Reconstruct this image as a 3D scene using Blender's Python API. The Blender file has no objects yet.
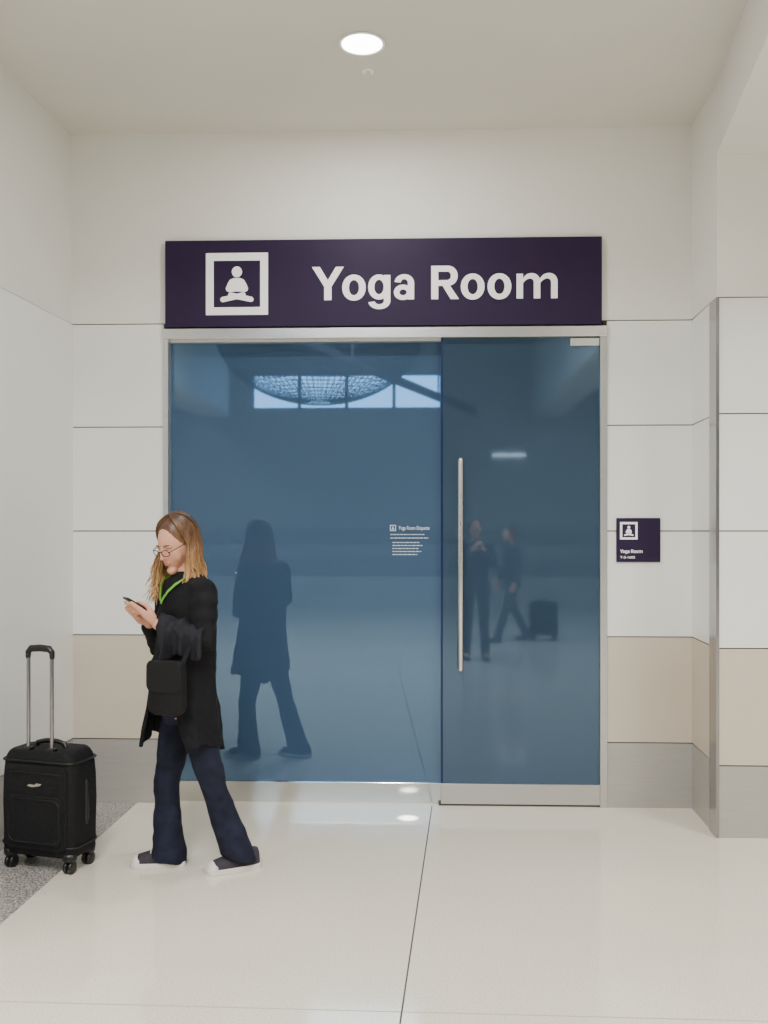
import bpy, bmesh, math, random
from mathutils import Vector, Matrix, noise
random.seed(7)
SC = bpy.context.scene
COL = SC.collection
TH = math.radians(2.0); EYE = 1.59; FPX = 960.0; D = 5.56; HZ = 531.0
RV = Vector((math.cos(TH), math.sin(TH), 0)); FV = Vector((-math.sin(TH), math.cos(TH), 0))
def ray(px, py): return FV + RV*((px-384)/FPX) + Vector((0,0,(HZ-py)/FPX))
def on_y(px, py, Y=D):
    d = ray(px, py); t = Y/d.y
    return Vector((d.x*t, Y, EYE+d.z*t))
def on_z(px, py, Z=0.0):
    d = ray(px, py); t = (Z-EYE)/d.z
    return Vector((d.x*t, d.y*t, Z))
def X(px, Y=D): return on_y(px, HZ, Y).x
def Zy(px, py, Y=D): return on_y(px, py, Y).z

# ---------------------------------------------------------------- materials
def lin(c): 
    c = c/255.0
    return c/12.92 if c <= .04045 else ((c+.055)/1.055)**2.4
def S(r, g, b): return (lin(r), lin(g), lin(b), 1)
def mat(name, col, rough=.5, metal=0.0, vary=0.0, scale=20.0, bump=0.0, spec=.5, stretch=None):
    m = bpy.data.materials.new(name); m.use_nodes = True
    nt = m.node_tree; b = nt.nodes['Principled BSDF']
    b.inputs['Base Color'].default_value = col
    b.inputs['Roughness'].default_value = rough; b.inputs['Metallic'].default_value = metal
    b.inputs['Specular IOR Level'].default_value = spec
    tc = nt.nodes.new('ShaderNodeTexCoord'); nz = nt.nodes.new('ShaderNodeTexNoise')
    nz.inputs['Scale'].default_value = scale; nz.inputs['Detail'].default_value = 4
    if stretch:
        mp = nt.nodes.new('ShaderNodeMapping'); mp.inputs['Scale'].default_value = stretch
        nt.links.new(tc.outputs['Object'], mp.inputs[0]); nt.links.new(mp.outputs[0], nz.inputs['Vector'])
    else: nt.links.new(tc.outputs['Object'], nz.inputs['Vector'])
    if vary:
        r = nt.nodes.new('ShaderNodeValToRGB')
        r.color_ramp.elements[0].position = .3; r.color_ramp.elements[1].position = .7
        r.color_ramp.elements[0].color = tuple(max(0, c*(1-vary)) for c in col[:3])+(1,)
        r.color_ramp.elements[1].color = tuple(min(1, c*(1+vary)) for c in col[:3])+(1,)
        nt.links.new(nz.outputs['Fac'], r.inputs[0]); nt.links.new(r.outputs[0], b.inputs['Base Color'])
    if bump:
        bp = nt.nodes.new('ShaderNodeBump'); bp.inputs['Strength'].default_value = bump; bp.inputs['Distance'].default_value = .01
        nt.links.new(nz.outputs['Fac'], bp.inputs['Height']); nt.links.new(bp.outputs[0], b.inputs['Normal'])
    return m
def emit(name, col, st):
    m = bpy.data.materials.new(name); m.use_nodes = True; nt = m.node_tree
    b = nt.nodes['Principled BSDF']; b.inputs['Base Color'].default_value = col
    b.inputs['Emission Color'].default_value = col; b.inputs['Emission Strength'].default_value = st
    return m
def glass_mat(name, refl, body, fac, rough):
    m = bpy.data.materials.new(name); m.use_nodes = True; nt = m.node_tree
    nt.nodes.remove(nt.nodes['Principled BSDF']); out = nt.nodes['Material Output']
    g = nt.nodes.new('ShaderNodeBsdfGlossy'); g.inputs['Color'].default_value = refl; g.inputs['Roughness'].default_value = rough
    d = nt.nodes.new('ShaderNodeBsdfDiffuse'); d.inputs['Color'].default_value = body
    mx = nt.nodes.new('ShaderNodeMixShader'); mx.inputs[0].default_value = fac
    nt.links.new(d.outputs[0], mx.inputs[1]); nt.links.new(g.outputs[0], mx.inputs[2]); nt.links.new(mx.outputs[0], out.inputs['Surface'])
    return m
def speckle(name, base, dark, light, rough, sc1, thr):
    m = bpy.data.materials.new(name); m.use_nodes = True; nt = m.node_tree; b = nt.nodes['Principled BSDF']
    b.inputs['Roughness'].default_value = rough
    tc = nt.nodes.new('ShaderNodeTexCoord')
    n1 = nt.nodes.new('ShaderNodeTexNoise'); n1.inputs['Scale'].default_value = sc1; n1.inputs['Detail'].default_value = 2
    n2 = nt.nodes.new('ShaderNodeTexNoise'); n2.inputs['Scale'].default_value = 1.3; n2.inputs['Detail'].default_value = 3
    r = nt.nodes.new('ShaderNodeValToRGB'); e = r.color_ramp.elements
    e[0].position = .5-thr; e[0].color = dark; e[1].position = .5+thr; e[1].color = light
    k = e.new(.5); k.color = base
    mx = nt.nodes.new('ShaderNodeMix'); mx.data_type = 'RGBA'; mx.blend_type = 'MULTIPLY'; mx.inputs[0].default_value = .12
    for n in (n1, n2): nt.links.new(tc.outputs['Object'], n.inputs['Vector'])
    nt.links.new(n1.outputs['Fac'], r.inputs[0]); nt.links.new(r.outputs[0], mx.inputs[6]); nt.links.new(n2.outputs['Fac'], mx.inputs[7])
    nt.links.new(mx.outputs[2], b.inputs['Base Color'])
    return m

M = {}
M['wall'] = mat('painted_wall', S(222,221,216), .6, vary=.015, scale=3)
M['ceil'] = mat('painted_ceiling', S(210,208,200), .7, vary=.015, scale=2)
M['panel'] = mat('white_panel', S(229,230,226), .3, vary=.012, scale=2)
M['beige'] = mat('beige_panel', S(198,187,170), .3, vary=.02, scale=3)
M['gap'] = mat('panel_gap', S(70,68,64), .8)
M['base'] = mat('steel_base', S(176,173,167), .4, metal=.35, vary=.05, scale=6, stretch=(1,1,30))
M['steel'] = mat('brushed_steel', S(205,204,202), .28, metal=.8, vary=.04, scale=30, stretch=(1,1,20))
M['chrome'] = mat('bright_steel', S(225,223,219), .2, metal=.9)
M['rail'] = mat('polished_rail', S(215,213,210), .12, metal=.95)
M['corner'] = mat('corner_steel', S(170,169,172), .22, metal=1.0, vary=.05, scale=20, stretch=(1,1,.1))
M['floor'] = speckle('terrazzo', S(228,221,203), S(212,203,183), S(237,231,216), .085, 160, .16)
M['granite'] = speckle('granite', S(150,147,140), S(84,82,80), S(206,203,196), .3, 110, .13)
M['joint'] = mat('floor_joint', S(80,77,70), .5)
M['joint2'] = mat('pale_joint', S(176,170,156), .5)
M['purple'] = mat('purple_sign', S(40,27,56), .5, vary=.03, scale=4, spec=.2)
M['white'] = mat('white_vinyl', S(248,248,250), .5)
M['notice'] = mat('pale_vinyl', S(196,208,224), .5)
M['glassA'] = glass_mat('blue_glass', (.168,.25,.35,1), S(76,103,136), .53, .022)
M['glassB'] = glass_mat('blue_door_glass', (.125,.187,.258,1), S(64,85,108), .52, .032)
M['edge'] = mat('glass_edge', S(20,32,74), .2)
M['black'] = mat('coat_black', S(16,16,20), .85, vary=.25, scale=14, bump=.25, spec=.25)
M['drape'] = mat('slate_cloth', S(25,26,33), .8, vary=.3, scale=12, bump=.3, spec=.3)
M['denim'] = mat('dark_denim', S(25,28,45), .85, vary=.45, scale=16, bump=.3, spec=.25)
M['skin'] = mat('skin', S(212,154,128), .5, vary=.04, scale=25)
M['lips'] = mat('lips', S(186,112,100), .45)
M['bag'] = mat('bag_black', S(15,15,18), .65, vary=.2, scale=40, bump=.15, spec=.25)
M['case'] = mat('case_fabric', S(21,21,23), .8, vary=.3, scale=90, bump=.3, spec=.25)
M['plastic'] = mat('black_plastic', S(16,16,17), .4)
M['alu'] = mat('pole_metal', S(150,146,150), .25, metal=.9)
M['green'] = mat('lime_ribbon', S(104,172,50), .5)
M['canvas'] = mat('shoe_canvas', S(48,42,52), .8, vary=.15, scale=60)
M['rubber'] = mat('white_rubber', S(216,212,204), .5)
M['screen'] = mat('phone_screen', S(30,34,40), .08)
M['eye'] = mat('eye_white', S(225,220,215), .2)
M['iris'] = mat('iris', S(60,52,40), .2)
M['frame'] = mat('glasses_wire', S(40,26,26), .35)
M['dark'] = mat('dark_cloth', S(80,82,92), .8, vary=.2, scale=10)
M['dark2'] = mat('dark_trousers', S(72,72,80), .8, vary=.2, scale=10)
M['brown'] = mat('brown_hair', S(84,66,54), .6, vary=.3, scale=40)
M['hall'] = mat('hall_wall', S(158,158,158), .6, vary=.03, scale=1)
M['hall_low'] = mat('hall_low_wall', S(178,178,176), .5, vary=.05, scale=1)
M['hall_dark'] = mat('hall_dark_band', S(138,138,140), .5, vary=.05, scale=1)
M['net'] = mat('net_cord', S(34,32,44), .8)
M['beam'] = mat('beam_paint', S(70,70,80), .6)
# hair: darker roots, blond tips
def hair_mat():
    m = bpy.data.materials.new('blond_hair'); m.use_nodes = True; nt = m.node_tree; b = nt.nodes['Principled BSDF']
    b.inputs['Roughness'].default_value = .42
    tc = nt.nodes.new('ShaderNodeTexCoord'); sp = nt.nodes.new('ShaderNodeSeparateXYZ'); nt.links.new(tc.outputs['Object'], sp.inputs[0])
    nz = nt.nodes.new('ShaderNodeTexNoise'); nz.inputs['Scale'].default_value = 70; mp = nt.nodes.new('ShaderNodeMapping'); mp.inputs['Scale'].default_value = (1,1,.12)
    nt.links.new(tc.outputs['Object'], mp.inputs[0]); nt.links.new(mp.outputs[0], nz.inputs['Vector'])
    mr = nt.nodes.new('ShaderNodeMapRange'); mr.inputs[1].default_value = 1.66; mr.inputs[2].default_value = 1.34
    nt.links.new(sp.outputs[2], mr.inputs[0])
    ad = nt.nodes.new('ShaderNodeMath'); ad.operation = 'MULTIPLY_ADD'; ad.inputs[1].default_value = 1.1; ad.inputs[2].default_value = -.6
    nt.links.new(nz.outputs['Fac'], ad.inputs[0])
    a2 = nt.nodes.new('ShaderNodeMath'); a2.operation = 'ADD'; nt.links.new(ad.outputs[0], a2.inputs[0]); nt.links.new(mr.outputs[0], a2.inputs[1])
    r = nt.nodes.new('ShaderNodeValToRGB'); r.color_ramp.elements[0].color = S(74,49,31); r.color_ramp.elements[1].color = S(200,158,102)
    k = r.color_ramp.elements.new(.5); k.color = S(124,86,53)
    nt.links.new(a2.outputs[0], r.inputs[0]); nt.links.new(r.outputs[0], b.inputs['Base Color'])
    return m
M['hair'] = hair_mat()

# ---------------------------------------------------------------- mesh helpers
def mk(name, bm, m, parent=None, smooth=False, bevel=0.0, sub=0):
    bmesh.ops.recalc_face_normals(bm, faces=bm.faces)
    me = bpy.data.meshes.new(name); bm.to_mesh(me); bm.free()
    for mm in (m if isinstance(m, (list, tuple)) else [m]): me.materials.append(mm)
    if smooth:
        for p in me.polygons: p.use_smooth = True
    o = bpy.data.objects.new(name, me); COL.objects.link(o)
    if parent: o.parent = parent
    if bevel:
        md = o.modifiers.new('bevel', 'BEVEL'); md.width = bevel; md.segments = 3; md.limit_method = 'ANGLE'
    if sub:
        md = o.modifiers.new('sub', 'SUBSURF'); md.levels = sub; md.render_levels = sub
    return o
def bake(o):
    dg = bpy.context.evaluated_depsgraph_get(); dg.update()
    me = bpy.data.meshes.new_from_object(o.evaluated_get(dg)); o.modifiers.clear(); o.data = me
    return o
def remesh(name, bm, m, voxel, smooth=2, parent=None):
    o = mk(name, bm, m, None)
    r = o.modifiers.new('r', 'REMESH'); r.mode = 'VOXEL'; r.voxel_size = voxel; r.use_smooth_shade = True
    if smooth:
        s = o.modifiers.new('s', 'SMOOTH'); s.factor = .5; s.iterations = smooth
    bake(o)
    for p in o.data.polygons: p.use_smooth = True
    if not o.data.materials: o.data.materials.append(m if not isinstance(m,(list,tuple)) else m[0])
    if parent: o.parent = parent
    return o
def box(bm, a, b, mtx=None):
    x0,x1 = sorted((a[0],b[0])); y0,y1 = sorted((a[1],b[1])); z0,z1 = sorted((a[2],b[2]))
    v = [bm.verts.new((mtx @ Vector(p)) if mtx else p) for p in
         [(x0,y0,z0),(x1,y0,z0),(x1,y1,z0),(x0,y1,z0),(x0,y0,z1),(x1,y0,z1),(x1,y1,z1),(x0,y1,z1)]]
    for f in [(0,3,2,1),(4,5,6,7),(0,1,5,4),(1,2,6,5),(2,3,7,6),(3,0,4,7)]: bm.faces.new([v[i] for i in f])
def prism(bm, poly, z0, z1):
    a = [bm.verts.new((p[0],p[1],z0)) for p in poly]; b = [bm.verts.new((p[0],p[1],z1)) for p in poly]
    bm.faces.new(a[::-1]); bm.faces.new(b); n = len(poly)
    for i in range(n): bm.faces.new([a[i],a[(i+1)%n],b[(i+1)%n],b[i]])
def plate(bm, poly, y0, y1):      # polygon in xz, thickness in y
    a = [bm.verts.new((p[0],y0,p[1])) for p in poly]; b = [bm.verts.new((p[0],y1,p[1])) for p in poly]
    bm.faces.new(a); bm.faces.new(b[::-1]); n = len(poly)
    for i in range(n): bm.faces.new([a[i],b[i],b[(i+1)%n],a[(i+1)%n]])
def loft(bm, rings, cap=True):
    vs = [[bm.verts.new(p) for p in r] for r in rings]; n = len(vs[0])
    for a, b in zip(vs[:-1], vs[1:]):
        for i in range(n): bm.faces.new([a[i],a[(i+1)%n],b[(i+1)%n],b[i]])
    if cap: bm.faces.new(vs[0][::-1]); bm.faces.new(vs[-1])
def ring(c, A, B, n=24): return [c + A*math.cos(2*math.pi*i/n) + B*math.sin(2*math.pi*i/n) for i in range(n)]
def tube(bm, pts, rad, seg=12, cap=True, closed=False):
    pts = [Vector(p) for p in pts]; n = len(pts)
    if not isinstance(rad, (list, tuple)): rad = [rad]*n
    tans = []
    for i in range(n):
        a = pts[i-1] if (i > 0 or closed) else pts[i]; b = pts[(i+1) % n] if (i < n-1 or closed) else pts[i]
        tans.append((b-a).normalized())
    u = tans[0].orthogonal().normalized(); rings = []
    def frame(t, u):
        u = u - t*u.dot(t)
        u = u.normalized() if u.length > 1e-6 else t.orthogonal().normalized()
        return u, t.cross(u)
    us = []
    for t in tans:
        u, w = frame(t, u); us.append((u, w))
    if cap and not closed:
        for a in (75, 50, 25):
            a = math.radians(a); rings.append(ring(pts[0]-tans[0]*rad[0]*math.sin(a), us[0][0]*rad[0]*math.cos(a), us[0][1]*rad[0]*math.cos(a), seg))
    for p, (u, w), r in zip(pts, us, rad): rings.append(ring(p, u*r, w*r, seg))
    if cap and not closed:
        for a in (25, 50, 75):
            a = math.radians(a); rings.append(ring(pts[-1]+tans[-1]*rad[-1]*math.sin(a), us[-1][0]*rad[-1]*math.cos(a), us[-1][1]*rad[-1]*math.cos(a), seg))
    if closed:
        vs = [[bm.verts.new(p) for p in r] for r in rings]
        for k in range(n):
            a, b = vs[k], vs[(k+1) % n]
            for i in range(seg): bm.faces.new([a[i],a[(i+1)%seg],b[(i+1)%seg],b[i]])
    else: loft(bm, rings)
def ell(bm, c, r, mtx=None, seg=20):
    m = Matrix.Translation(c) @ Matrix.Diagonal((r[0], r[1], r[2], 1))
    if mtx: m = mtx @ m
    bmesh.ops.create_uvsphere(bm, u_segments=seg, v_segments=seg//2+2, radius=1, matrix=m)
def disc(bm, c, r, z0, z1, n=40): prism(bm, [(c[0]+r*math.cos(2*math.pi*i/n), c[1]+r*math.sin(2*math.pi*i/n)) for i in range(n)], z0, z1)
def empty(name, loc=(0,0,0), rz=0):
    o = bpy.data.objects.new(name, None); COL.objects.link(o); o.location = loc; o.rotation_euler = (0,0,rz); o.empty_display_size = .1
    return o
def tag(o, label=None, cat=None, group=None, kind=None):
    if label: o['label'] = label
    if cat: o['category'] = cat
    if group: o['group'] = group
    if kind: o['kind'] = kind
    return o
def struct(name, bm, m, bevel=0.0):
    return tag(mk(name, bm, m, bevel=bevel), kind='structure')
NB = bmesh.new

# ---------------------------------------------------------------- setting
ZS = [.374, .982, 1.59, 2.198, 2.80]; HC = 3.91; HS = 3.545; YR = 5.03; YL = 3.25
xl = X(73); xr = X(692); xdl = X(166); xdr = X(603.5); zdt = 2.708
xr2 = X(717, YR)
# floor
b = NB(); prism(b, [(-9,-9.5),(9,-9.5),(9,6.0),(-9,6.0)], -.1, 0)
floor = struct('floor', b, M['floor'])
g1 = on_z(137, 803); g2 = on_z(0, 925); k = (g2-g1)/(g2.y-g1.y)
g0 = g1 + k*(5.57-g1.y); g3 = g1 + k*(YL-g1.y)
b = NB(); prism(b, [(-2.2,YL),(g3.x,YL),(g0.x,5.57),(-2.2,5.57)], 0, .0015); mk('granite_border', b, M['granite'], floor)
def strip(p, q, w, m):
    d = (q-p).normalized(); s = Vector((-d.y, d.x, 0))*w/2
    b = NB(); prism(b, [(p-s)[:2],(q-s)[:2],(q+s)[:2],(p+s)[:2]], 0, .0008); mk('joint', b, m, floor)
a1 = on_z(432, 806); a2 = on_z(400, 1024); strip(a1, a1+(a2-a1)*2.2, .006, M['joint'])
strip(on_z(-60, 1000), on_z(830, 1023), .004, M['joint2'])
# back wall
T = .012
b = NB()
box(b, (xl-.1, D+T, 0), (xdl, D+.25, ZS[4])); box(b, (xdr, D+T, 0), (xr+.1, D+.25, ZS[4]))
wb = struct('wall_back', b, M['gap'])
b = NB(); box(b, (xl-.1, D, ZS[4]+.003), (xr+.1, D+.25, HC+.1)); 
mk('upper_wall', b, M['wall'], wb)
b = NB(); box(b, (xdl, D+.12, zdt), (xdr, D+.25, ZS[4]+.003)); mk('lintel', b, M['gap'], wb)
G = .0032
def clad(parent, p, q, depth, rows):
    for i in range(rows[0], rows[1]):
        z0 = ZS[i]+G; z1 = ZS[i+1]-G
        b = NB(); prism(b, [(p[0],p[1]),(q[0],q[1]),(q[0]+depth[0],q[1]+depth[1]),(p[0]+depth[0],p[1]+depth[1])], z0, z1)
        mk('panel', b, M['beige'] if i == 0 else M['panel'], parent)
xjl = X(163.5); xjr = X(607)
clad(wb, (xl, D), (xjl, D), (0, T), (0, 4)); clad(wb, (xjr, D), (xr, D), (0, T), (0, 4))
b = NB(); box(b, (xl, D, 0), (xjl, D+T, ZS[0]-G)); struct('baseboard_left', b, M['base'])
b = NB(); box(b, (xjr, D, 0), (xr, D+T, ZS[0]-G)); struct('baseboard_right', b, M['base'])
# left wall (slightly splayed)
pl0 = Vector((xl, D, 0)); q = Vector((on_y(0, HZ, 4.68).x, 4.68, 0)); kl = (q-pl0)/(q.y-pl0.y); pl1 = pl0 + kl*(YL-D)
b = NB(); prism(b, [(pl0.x-T,pl0.y+.2),(pl1.x-T,pl1.y),(pl1.x-.2,pl1.y),(pl0.x-.2,pl0.y+.2)], 0, ZS[4]); wl = struct('wall_left', b, M['gap'])
b = NB(); prism(b, [(pl0.x,pl0.y+.2),(pl1.x,pl1.y),(pl1.x-.2,pl1.y),(pl0.x-.2,pl0.y+.2)], ZS[4]+.003, HC+.1); mk('upper_wall', b, M['wall'], wl)
b = NB(); prism(b, [(pl0.x,pl0.y),(pl1.x,pl1.y),(pl1.x-T,pl1.y),(pl0.x-T,pl0.y)], ZS[0]+G, ZS[4]-G); mk('panel', b, M['panel'], wl)
b = NB(); prism(b, [(pl0.x,pl0.y),(pl1.x,pl1.y),(pl1.x-T,pl1.y),(pl0.x-T,pl0.y)], 0, ZS[0]-G); struct('baseboard_side', b, M['base'])
# right return and projecting wall
b = NB(); prism(b, [(xr+T,D+.2),(xr2+T,YR+T),(9,YR+T),(9,D+.2)], 0, HS); wr = struct('wall_right', b, M['gap'])
b = NB(); prism(b, [(xr,D+.2),(xr2,YR),(9,YR),(9,YR+.1),(xr2+.1,YR+.1),(xr+.1,D+.2)], ZS[4]+.003, HC+.05); mk('upper_wall', b, M['wall'], wr)
clad(wr, (xr, D), (xr2, YR+.02), (T, 0), (0, 4)); clad(wr, (xr2+.012, YR), (3.2, YR), (0, T), (0, 4)); clad(wr, (3.207, YR), (9, YR), (0, T), (0, 4))
b = NB(); prism(b, [(xr,D),(xr2,YR),(9,YR),(9,YR+T),(xr2+T,YR+T),(xr+T,D)], 0, ZS[0]-G); struct('baseboard_front', b, M['base'])
rt = Vector((xr-xr2, D-YR)).normalized()*.13
b = NB(); prism(b, [(xr2-.006,YR-.005),(xr2+.010,YR-.005),(xr2+.010,YR+.004),(xr2+.004,YR+.004),(xr2+.004+rt.x,YR+rt.y),(xr2-.006+rt.x,YR+rt.y)], 0, ZS[4]); struct('trim_1', b, M['corner'])
# ceiling, bulkhead
b = NB(); prism(b, [(-2.5,2.8),(1.9,2.8),(1.9,5.9),(-2.5,5.9)], HC, HC+.2); ce = struct('ceiling', b, M['ceil'])
b = NB(); prism(b, [(xr2,YR),(1.36,3.69),(1.21,2.8),(9,2.8),(9,YR)], HS, HC+.2); mk('bulkhead', b, M['wall'], ce)
b = NB(); box(b, (-9,2.8,HC+.1), (9,2.95,5.7)); mk('hall_fascia', b, M['wall'], ce)
b = NB(); box(b, (-9,-9.7,5.6), (9,3.5,5.75)); mk('hall_ceiling', b, M['hall'], ce)
v0 = Vector((-1.57,-1.7)); v1 = Vector((.89,-8.6)); dv = (v1-v0).normalized(); s_ = Vector((-dv.y, dv.x))*.06; va = v0-dv*3.6; vb = v1+dv*.9
b = NB(); prism(b, [va-s_, vb-s_, vb+s_, va+s_], 4.1, 4.22)
for t_ in (.1, .45, .8):
    c_ = va.lerp(vb, t_); box(b, (c_.x-.015,c_.y-.015,4.2), (c_.x+.015,c_.y+.015,5.6))
mk('hall_beam', b, M['beam'], ce)
for xa, xb in ((2.45,3.1),(-4.7,-4.05)):
    b = NB(); box(b, (xa,-9.5,4.05), (xb,2.4,5.6)); mk('hall_soffit', b, M['wall'], ce)
# hall behind the viewer
b = NB(); box(b, (-9,YL,0), (pl1.x-.19,YL+.2,5.7)); struct('wall_front', b, M['wall'])
b = NB(); box(b, (-9.2,-9.7,0), (-9,YL+.2,5.7)); struct('wall_west', b, M['hall'])
b = NB(); box(b, (9,-9.7,0), (9.2,5.3,5.7)); struct('wall_east', b, M['hall'])
wz0, wz1, wx0, wx1 = 4.22, 5.02, -3.6, .52
b = NB(); box(b, (-9,-9.7,0), (9,-9.5,wz0)); box(b, (-9,-9.7,wz1), (9,-9.5,5.7)); box(b, (-9,-9.7,wz0), (wx0,-9.5,wz1)); box(b, (wx1,-9.7,wz0), (9,-9.5,wz1))
wf = struct('wall_far', b, M['hall'])
b = NB(); box(b, (-9,-9.5,0), (9,-9.3,.62)); mk('low_wall', b, M['hall_low'], wf)
b = NB(); box(b, (-9,-9.5,.62), (9,-9.36,.95)); mk('dark_band', b, M['hall_dark'], wf)
b = NB(); box(b, (-9,-9.5,1.35), (9,-9.44,1.6)); mk('dark_band', b, M['hall_dark'], wf)
b = NB(); box(b, (1.6,-9.5,3.18), (2.3,-9.42,3.25)); mk('wall_light', b, emit('strip_lamp', (1,.97,.9,1), 3.5), wf)
b = NB(); st = (wx1-wx0)/4
for i in range(5): box(b, (wx0+i*st-.035,-9.66,wz0), (wx0+i*st+.035,-9.56,wz1))
box(b, (wx0,-9.66,wz0), (wx1,-9.56,wz0+.05)); box(b, (wx0,-9.66,wz1-.05), (wx1,-9.56,wz1)); struct('window_2', b, M['beam'])
# hanging net bowl in the hall (reflected)
b = NB(); c = Vector((-1.75,-5.8,5.15))
for k_ in range(1, 23):
    th = math.radians(90*k_/22); r_ = 1.85*math.sin(th); z_ = -1.30*math.cos(th)
    tube(b, [c+Vector((r_*math.cos(t), r_*math.sin(t), z_)) for t in [2*math.pi*i/40 for i in range(40)]], .008 if k_ < 22 else .04, 4, closed=True)
for k_ in range(76):
    t = 2*math.pi*k_/76
    tube(b, [c+Vector((1.85*math.sin(a)*math.cos(t), 1.85*math.sin(a)*math.sin(t), -1.30*math.cos(a))) for a in [math.radians(8+82*i/9) for i in range(10)]]+[c+Vector((1.7*math.cos(t),1.7*math.sin(t),.45))], .007, 4)
tag(mk('hanging_net', b, M['net']), 'round dark net bowl hanging from hall ceiling, reflected in glass beside windows', 'net')

# ---------------------------------------------------------------- entrance: header, jambs, glass
b = NB(); box(b, (xjl, D-.02, zdt), (xjr, D+.12, 2.768)); struct('trim_2', b, M['chrome'], .003)
b = NB(); box(b, (xjl, D-.012, 0), (X(168.5), D+.12, zdt)); struct('trim_3', b, M['steel'], .002)
b = NB(); box(b, (X(600), D-.012, 0), (xjr, D+.12, zdt)); struct('trim_4', b, M['steel'], .002)
YA = D+.06; YB = D+.012
win = tag(empty('window_1', (X(300,YA), YA, 0)), kind='structure')
def childbox(name, a, bb, m, par, bevel=0.0):
    b = NB(); box(b, Vector(a)-par.location, Vector(bb)-par.location); return mk(name, b, m, par, bevel=bevel)
xm = X(442, YB)
childbox('glass', (X(167,YA), YA, .1), (xm+.1, YA+.012, zdt), M['glassA'], win)
childbox('bottom_rail', (X(167,YA), YA-.014, 0), (xm+.05, YA+.036, .12), M['rail'], win, .003)
door = tag(empty('door_1', (X(520,YB), YB, 0)), kind='structure')
childbox('glass', (xm, YB, .1), (X(600,YB), YB+.012, zdt+.005), M['glassB'], door)
childbox('edge_strip', (xm-.006, YB-.002, .012), (xm+.006, YB+.016, zdt+.004), M['edge'], door)
childbox('bottom_rail', (xm-.006, YB-.012, .012), (X(600,YB), YB+.028, .128), M['steel'], door, .003)
childbox('patch_fitting', (X(570,YB), YB-.014, Zy(584,346,YB)), (X(599,YB), YB+.02, Zy(584,338.5,YB)), M['chrome'], door, .002)
b = NB(); box(b, (xm-.02, YB-.004, 0), (X(601,YB), YB+.045, .011)); struct('trim_5', b, M['gap'])
b = NB(); box(b, (X(167,YA), YB+.02, zdt-.012), (xm, YA+.03, zdt+.01)); struct('trim_6', b, M['steel'])
hy = YB-.065; hz0 = Zy(460,669,hy); hz1 = Zy(460,460,hy); hx = X(460.5,hy)
b = NB(); tube(b, [Vector((hx,hy,hz0))-door.location, Vector((hx,hy,hz1))-door.location], .0145, 20)
hd = mk('handle', b, M['chrome'], door, True)
for z in (hz0+.12, hz1-.12):
    b = NB(); tube(b, [Vector((hx,hy,z))-door.location, Vector((hx,YB,z))-door.location], .009, 12, cap=False); mk('standoff', b, M['chrome'], hd, True)

# ---------------------------------------------------------------- signs
def text_bm(body, bold):
    cu = bpy.data.curves.new('t', 'FONT'); cu.body = body; cu.size = 1; cu.offset = bold; cu.resolution_u = 6
    o = bpy.data.objects.new('t', cu); COL.objects.link(o)
    dg = bpy.context.evaluated_depsgraph_get(); dg.update()
    me = bpy.data.meshes.new_from_object(o.evaluated_get(dg)); bpy.data.objects.remove(o)
    b = NB(); b.from_mesh(me); return b
def text(name, body, x0, x1, z0, z1, y, th, m, parent, bold=.0):
    b = text_bm(body, bold)
    xs = [v.co.x for v in b.verts]; ys = [v.co.y for v in b.verts]
    ax, bx, ay, by = min(xs), max(xs), min(ys), max(ys); off = parent.location
    for v in b.verts:
        v.co = Vector((x0+(v.co.x-ax)/(bx-ax)*(x1-x0), y, z0+(v.co.y-ay)/(by-ay)*(z1-z0))) - off
    return mk(name, b, m, parent)
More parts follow.
